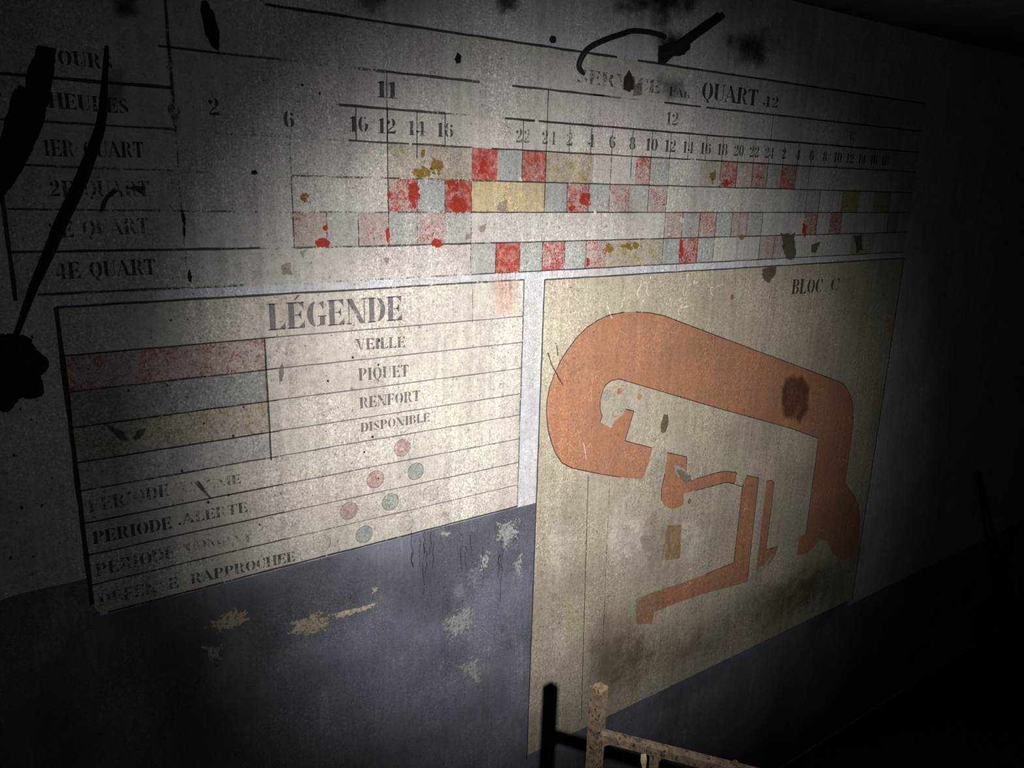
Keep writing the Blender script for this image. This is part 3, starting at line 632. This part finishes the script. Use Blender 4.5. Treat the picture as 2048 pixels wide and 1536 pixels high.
for k in range(16):
    x = rnd.uniform(790, 1030); y = rnd.uniform(1060, 1110); L_ = rnd.uniform(30, 110)
    pts = [(x + rnd.uniform(-3, 3), y + L_ * q / 5) for q in range(6)]
    P, Fd = polyline(px(pts), .0016, .0005); flat('drip', P, 3, m_ink, wall, srgb(46, 48, 56)[:3] + (.72,), Fd)
SOOT = srgb(34, 36, 26)
for pts, a in (([(1215, -40), (1330, -50), (1440, -40), (1410, 20), (1340, 75), (1260, 45), (1200, 20)], .9), ([(1440, 60), (1540, 40), (1570, 100), (1540, 150), (1470, 140), (1430, 95)], .8), ([(1290, 60), (1390, 50), (1370, 100), (1330, 130), (1300, 110)], .85),
               ([(1300, 140), (1380, 150), (1385, 200), (1330, 215), (1300, 190)], .55), ([(200, -20), (290, -20), (280, 40), (225, 45)], .8), ([(690, -20), (790, -20), (770, 40), (700, 30)], .5), ([(980, -20), (1050, -20), (1040, 30), (990, 40)], .8)):
    patch('soot_patch', pts, m_stain, SOOT, wall, a, .04, .25, 5)
for pts, c_, a in (([(1246, 158), (1257, 140), (1266, 158), (1266, 176), (1258, 186), (1246, 178)], srgb(58, 44, 36), .95), ([(908, 118), (914, 105), (922, 112), (920, 126), (912, 128)], srgb(26, 26, 30), .95), ([(1268, 168), (1284, 164), (1284, 190), (1264, 194)], srgb(110, 94, 88), .5)):
    patch('bare_or_hole_spot', pts, m_solid, c_, wall, a, .08, .85, 5)  # the near-black oval paints the dark inside of a hole
for k in range(22):
    cx, cy = rnd.uniform(10, 105), rnd.uniform(640, 1150); r = rnd.uniform(2, 5)
    patch('dark_speck', ell(cx, cy, r, r * 1.3, 7), m_stain, srgb(44, 40, 40), wall, .8, .2, .7, 4)
patch('chalk_smudge', ell(1776, 868, 10, 7, 8), m_stain, srgb(236, 236, 240), wall, .7, .2, .5, 4)
patch('stain', [(205, 120), (250, 118), (262, 230), (205, 235)], m_stain, srgb(110, 66, 62), wall, .45, .2, .4, 4)
for pts in ([(196, 428), (200, 405), (212, 388), (228, 374), (242, 376), (232, 386), (214, 398), (206, 425)], [(246, 376), (270, 370), (292, 372), (288, 392), (270, 382)]):
    patch('dark_smear', pts, m_stain, srgb(40, 38, 32), chart, .85, .05, .7)

# ------------------------------------------------------------------ solid things
def tube(name, pts, radii, mat, parent=None, n=10, lump=0.0, cap=True):
    bm = bmesh.new(); rings = []; P = [Vector(p) for p in pts]
    if not isinstance(radii, (list, tuple)): radii = [radii] * len(P)
    up = Vector((0, 1, 0))
    for i, p in enumerate(P):
        d = (P[min(i + 1, len(P) - 1)] - P[max(i - 1, 0)]).normalized()
        s = d.cross(up).normalized(); u2 = s.cross(d)
        r_ = []
        for k in range(n):
            a = 2 * math.pi * k / n; q = p + (s * math.cos(a) + u2 * math.sin(a)) * radii[i] * (1 + lump * mnoise.noise(p * 60 + Vector((k, 0, 0))))
            r_.append(bm.verts.new(q))
        rings.append(r_)
    for a, b_ in zip(rings, rings[1:]):
        for k in range(n): bm.faces.new((a[k], a[(k + 1) % n], b_[(k + 1) % n], b_[k]))
    if cap: bm.faces.new(rings[0][::-1]); bm.faces.new(rings[-1])
    for f in bm.faces: f.smooth = True
    bmesh.ops.recalc_face_normals(bm, faces=bm.faces)
    me = bpy.data.meshes.new(name); bm.to_mesh(me); bm.free(); o = link(name, me, mat)
    if parent: put(o, parent)
    return o
def smooth_pts(ctrl, n=8):
    out = []; c_ = [Vector(p) for p in ctrl]
    for i in range(len(c_) - 1):
        p0, p1, p2, p3 = c_[max(i - 1, 0)], c_[i], c_[i + 1], c_[min(i + 2, len(c_) - 1)]
        for k in range(n):
            t = k / n
            out.append(.5 * ((2 * p1) + (p2 - p0) * t + (2 * p0 - 5 * p1 + 4 * p2 - p3) * t * t + (3 * p1 - p0 - 3 * p2 + p3) * t ** 3))
    return out + [c_[-1]]
def rough_prism(name, pts, off0, off1, mat, parent=None, rag=.0012):
    """ragged-edged board: an outline with depth, off0..off1 in front of the wall"""
    bm = bmesh.new(); front, back = [], []
    m_ = []
    for a, b_ in zip(pts, pts[1:] + pts[:1]):
        for k in range(5): m_.append((a[0] + (b_[0] - a[0]) * k / 5, a[1] + (b_[1] - a[1]) * k / 5))
    for q in m_:
        v = V(q[0], q[1], off1); v += Vector((rnd.uniform(-rag, rag), rnd.uniform(-.002, .002), rnd.uniform(-rag, rag)))
        front.append(bm.verts.new(v)); back.append(bm.verts.new((v.x, -off0, v.z)))
    ff = bm.faces.new(front); bm.faces.new(back[::-1])
    for i in range(len(m_)):
        j = (i + 1) % len(m_); bm.faces.new((front[i], back[i], back[j], front[j]))
    bmesh.ops.recalc_face_normals(bm, faces=bm.faces)
    bmesh.ops.triangulate(bm, faces=[f for f in bm.faces if len(f.verts) > 4])
    me = bpy.data.meshes.new(name); bm.to_mesh(me); bm.free(); o = link(name, me, mat)
    if parent: put(o, parent)
    return o
def lump(name, c_, r, mat, parent=None, amp=.35, seed=0, sq=(1, 1, 1), sub=4):
    bm = bmesh.new(); bmesh.ops.create_icosphere(bm, subdivisions=sub, radius=1)
    for v in bm.verts:
        n_ = v.co.normalized(); k = 1 + amp * mnoise.noise(n_ * 2.2 + Vector((seed, 0, 0))) + amp * .5 * mnoise.noise(n_ * 6 + Vector((0, seed, 0)))
        v.co = Vector(c_) + Vector((n_.x * sq[0], n_.y * sq[1], n_.z * sq[2])) * r * k
    for f in bm.faces: f.smooth = True
    me = bpy.data.meshes.new(name); bm.to_mesh(me); bm.free(); o = link(name, me, mat)
    if parent: put(o, parent)
    return o

# black cable looping out of the wall by the timetable heading
ctrl = [V(1166, 148, -.004), V(1158, 132, .006), V(1168, 108, .012), V(1185, 92, .014), V(1215, 78, .014), V(1245, 68, .014), V(1265, 62, .014), V(1290, 63, .014), V(1316, 68, .012), V(1330, 74, .010)]
cb = tube('cable', smooth_pts(ctrl, 6), .0058, m_cable)
tag(cb, 'black cable looping out of a hole in the wall above the timetable heading', 'cable')
# iron strut sticking up from the wall next to the cable
st = tag(empty('iron_strut', V(1322, 122, 0)), 'blackened iron strut slanting up from the wall beside the looped cable', 'bracket')
A, B = V(1324, 116, .004), V(1446, 30, .06)
tube('arm', [A.lerp(B, i / 8) for i in range(9)], [.013, .012, .0115, .011, .0105, .010, .0095, .009, .008], m_black, st, 8, .25)
rough_prism('wall_plate', [(1320, 92), (1340, 84), (1372, 80), (1382, 92), (1370, 110), (1345, 112), (1335, 124), (1321, 130)], .001, .008, m_black, st, .002)
# blackened board, hanging rod with its crust, peg
bd = rough_prism('dark_strap', [(80, 92), (112, 96), (106, 150), (98, 200), (88, 240), (68, 296), (56, 320), (36, 352), (18, 380), (2, 400), (-24, 430), (-30, 330), (2, 286), (14, 236), (30, 186), (42, 170), (52, 176), (60, 130)], .001, .016, m_black)
tag(bd, 'blackened ragged board fixed beside the row names of the timetable', 'strap')  # dark iron strap, built as a thick ragged-edged bar
rod = tag(empty('hanging_rod', V(20, 740, .03)), 'rusty bent rod ending in a crusted lump, hanging beside the legend', 'rod')
ctrl = [V(214, 92, .006), V(210, 170, .012), V(204, 245, .02), V(184, 310, .026), V(160, 372, .03), V(128, 440, .032), (V(98, 512, .032)), V(70, 575, .03), V(50, 630, .03), V(28, 690, .03)]
pts = smooth_pts(ctrl, 5)
tube('shaft', pts, [(.0024 + .0052 * math.sin(math.pi * min(1, i / (len(pts) - 1) * 1.05 + .02)) ** 1.2) for i in range(len(pts))], m_crust, rod, 9, .12)
lump('crust', V(22, 742, .03), .042, m_crust, rod, .5, 3, (.95, .5, 1.15))
lump('crust', V(4, 800, .03), .018, m_crust, rod, .4, 9, (1, .6, .8))
pg = lump('wall_peg', V(422, 52, .012), .034, m_black, None, .25, 5, (.28, .35, 1))
pg_c = V(422, 52, .012)
pg.data.transform(Matrix.Translation(pg_c) @ Matrix.Rotation(math.radians(-11), 4, 'Y') @ Matrix.Translation(-pg_c))
tag(pg, 'small black peg stuck in the wall above the timetable row of days', 'peg')
kn = lump('iron_stud', V(1106, 79, .006), .0075, m_black, None, .15, 1, (1, .8, 1), 3)
tag(kn, 'small dark round stud on the wall to one side of the looped cable', 'stud')

# rusty iron rack in front of the wall
dp = 1.36
T = U(1199, 1362, dp); post_w = .0225
ang = math.atan2(RIGHT.y, RIGHT.x)
RD_ = c2w(Vector((4440, 455, -1490))).normalized(); RD_.z = 0; RD_.normalize()
rack = tag(empty('iron_rack', (T.x, T.y, ZF)), 'rusty iron rack with a pointed square post and a rail, standing before the plan', 'rack')
def post(top, w_, cap=.010, z0=0.0, rot=0.0, name='post'):
    bm = bmesh.new(); h_ = w_ / 2
    def ring(z, s): return [bm.verts.new(Vector((top.x, top.y, z)) + Matrix.Rotation(rot, 3, 'Z') @ Vector((x * h_ * s, y * h_ * s, 0))) for x, y in ((-1, -1), (1, -1), (1, 1), (-1, 1))]
    zs = [(z0, 1)] + [(z0 + (top.z - cap - z0) * i / 10, 1) for i in range(1, 10)] + [(top.z - cap - .0018, 1.0), (top.z - cap - .0012, .93), (top.z - cap - .0002, .93), (top.z - cap, 1.06)]
    rs = [ring(z, s) for z, s in zs]
    for a, b_ in zip(rs, rs[1:]):
        for k in range(4): bm.faces.new((a[k], a[(k + 1) % 4], b_[(k + 1) % 4], b_[k]))
    ap = bm.verts.new(top)
    for k in range(4): bm.faces.new((rs[-1][k], rs[-1][(k + 1) % 4], ap))
    bm.faces.new(rs[0][::-1]); bmesh.ops.recalc_face_normals(bm, faces=bm.faces)
    me = bpy.data.meshes.new(name); bm.to_mesh(me); bm.free(); o = link(name, me, m_iron); put(o, rack)
    return o
post(T, post_w, .0115, ZF, ang + math.radians(45))
zr = U(1226, 1489, dp).z
def box_beam(name, a, b_, wd, ht, par):
    d = (b_ - a); L_ = d.length; d.normalize(); s = Vector((-d.y, d.x, 0)).normalized(); bm = bmesh.new(); rings = []
    prof = [(-wd / 2, -ht / 2), (wd / 2, -ht / 2), (wd / 2, ht * .25), (wd * .2, ht / 2), (-wd * .2, ht / 2), (-wd / 2, ht * .25)]
    for i in range(9):
        p = a + d * L_ * i / 8; rings.append([bm.verts.new(p + s * u + Vector((0, 0, v))) for u, v in prof])
    for r0, r1 in zip(rings, rings[1:]):
        for k in range(6): bm.faces.new((r0[k], r0[(k + 1) % 6], r1[(k + 1) % 6], r1[k]))
    bm.faces.new(rings[0]); bm.faces.new(rings[-1][::-1]); bmesh.ops.recalc_face_normals(bm, faces=bm.faces)
    me = bpy.data.meshes.new(name); bm.to_mesh(me); bm.free(); o = link(name, me, m_iron); put(o, par); return o
def gusset(a, dirv, r, th, par):
    """quarter fillet below the rail beside an upright"""
    s = Vector((-dirv.y, dirv.x, 0)).normalized(); bm = bmesh.new(); fr = []
    pr = [(0, 0)] + [(r - r * math.sin(t), -(r - r * math.cos(t))) for t in [math.pi / 2 * i / 6 for i in range(7)]]
    for q in (-th / 2, th / 2): fr.append([bm.verts.new(a + dirv * u + Vector((0, 0, v)) + s * q) for u, v in pr])
    bm.faces.new(fr[0]); bm.faces.new(fr[1][::-1])
    for k in range(len(pr)): bm.faces.new((fr[0][k], fr[1][k], fr[1][(k + 1) % len(pr)], fr[0][(k + 1) % len(pr)]))
    bmesh.ops.recalc_face_normals(bm, faces=bm.faces)
    me = bpy.data.meshes.new('gusset'); bm.to_mesh(me); bm.free(); o = link('gusset', me, m_iron); put(o, par)
a0 = Vector((T.x, T.y, zr)) + RD_ * .008
Lr = .42
a1 = a0 + RD_ * Lr
rail = box_beam('rail', a0, a1, .016, .021, rack)
gusset(a0 + RD_ * .005 + Vector((0, 0, -.0105)), RD_, .020, .014, rack)
u1 = a0 + RD_ * .098
def flat_bar(name, top, w1, w2, z0, rot):
    bm = bmesh.new(); M = Matrix.Rotation(rot, 3, 'Z')
    rs = [[bm.verts.new(Vector((top.x, top.y, z)) + M @ Vector((x * w1 / 2, y * w2 / 2, 0))) for x, y in ((-1, -1), (1, -1), (1, 1), (-1, 1))] for z in (z0, (z0 + top.z) / 2, top.z)]
    for a, b_ in zip(rs, rs[1:]):
        for k in range(4): bm.faces.new((a[k], a[(k + 1) % 4], b_[(k + 1) % 4], b_[k]))
    bm.faces.new(rs[0][::-1]); bm.faces.new(rs[-1])
    me = bpy.data.meshes.new(name); bm.to_mesh(me); bm.free(); o = link(name, me, m_iron); put(o, rack); return o
rr = math.atan2(RD_.y, RD_.x)
flat_bar('upright', u1 + Vector((0, 0, -.008)), .016, .012, ZF, rr)
gusset(u1 + RD_ * .007 + Vector((0, 0, -.0105)), RD_, .016, .012, rack); gusset(u1 - RD_ * .007 + Vector((0, 0, -.0105)), -RD_, .008, .012, rack)
post(Vector((a1.x, a1.y, zr + .018)), post_w, .0115, ZF, ang + math.radians(45))
box_beam('rail', Vector((a0.x, a0.y, ZF + .12)), Vector((a1.x, a1.y, ZF + .12)), .016, .021, rack)
lump('rail_knob', a0 + RD_ * .232 + Vector((0, 0, .011)), .0055, m_iron, rack, .2, 2, (1, 1, .8), 3)
fk = U(1288, 1521, dp - .01)  # small cream-coloured tab on the rack
bm = bmesh.new(); pr = [(-.005, .010), (.004, .011), (.005, 0), (.003, -.014), (-.001, -.020), (-.004, -.010), (-.006, 0)]
rows = [[bm.verts.new(fk + RIGHT * u - DOWN * v + FWD * q + FWD * (.002 * math.sin(v * 200))) for u, v in pr] for q in (0, .0015)]
bm.faces.new(rows[0]); bm.faces.new(rows[1][::-1])
for k in range(len(pr)): bm.faces.new((rows[0][k], rows[1][k], rows[1][(k + 1) % len(pr)], rows[0][(k + 1) % len(pr)]))
bmesh.ops.recalc_face_normals(bm, faces=bm.faces)
me = bpy.data.meshes.new('cream_tab'); bm.to_mesh(me); bm.free(); o = link('cream_tab', me, m_cream); put(o, rack)

# thin pipe leaning in the dark beyond the plan
p0, p1 = V(1956, 944, .05), V(2016, 1190, .28)
dirp = (p1 - p0); foot = p0 + dirp * ((p0.z - ZF - .006) / (p0.z - p1.z))
pipe = tube('leaning_pipe', [p0.lerp(foot, i / 6) for i in range(7)], .009, m_crust)
tag(pipe, 'thin rusty pipe leaning against the dark wall beyond the plan', 'pipe')
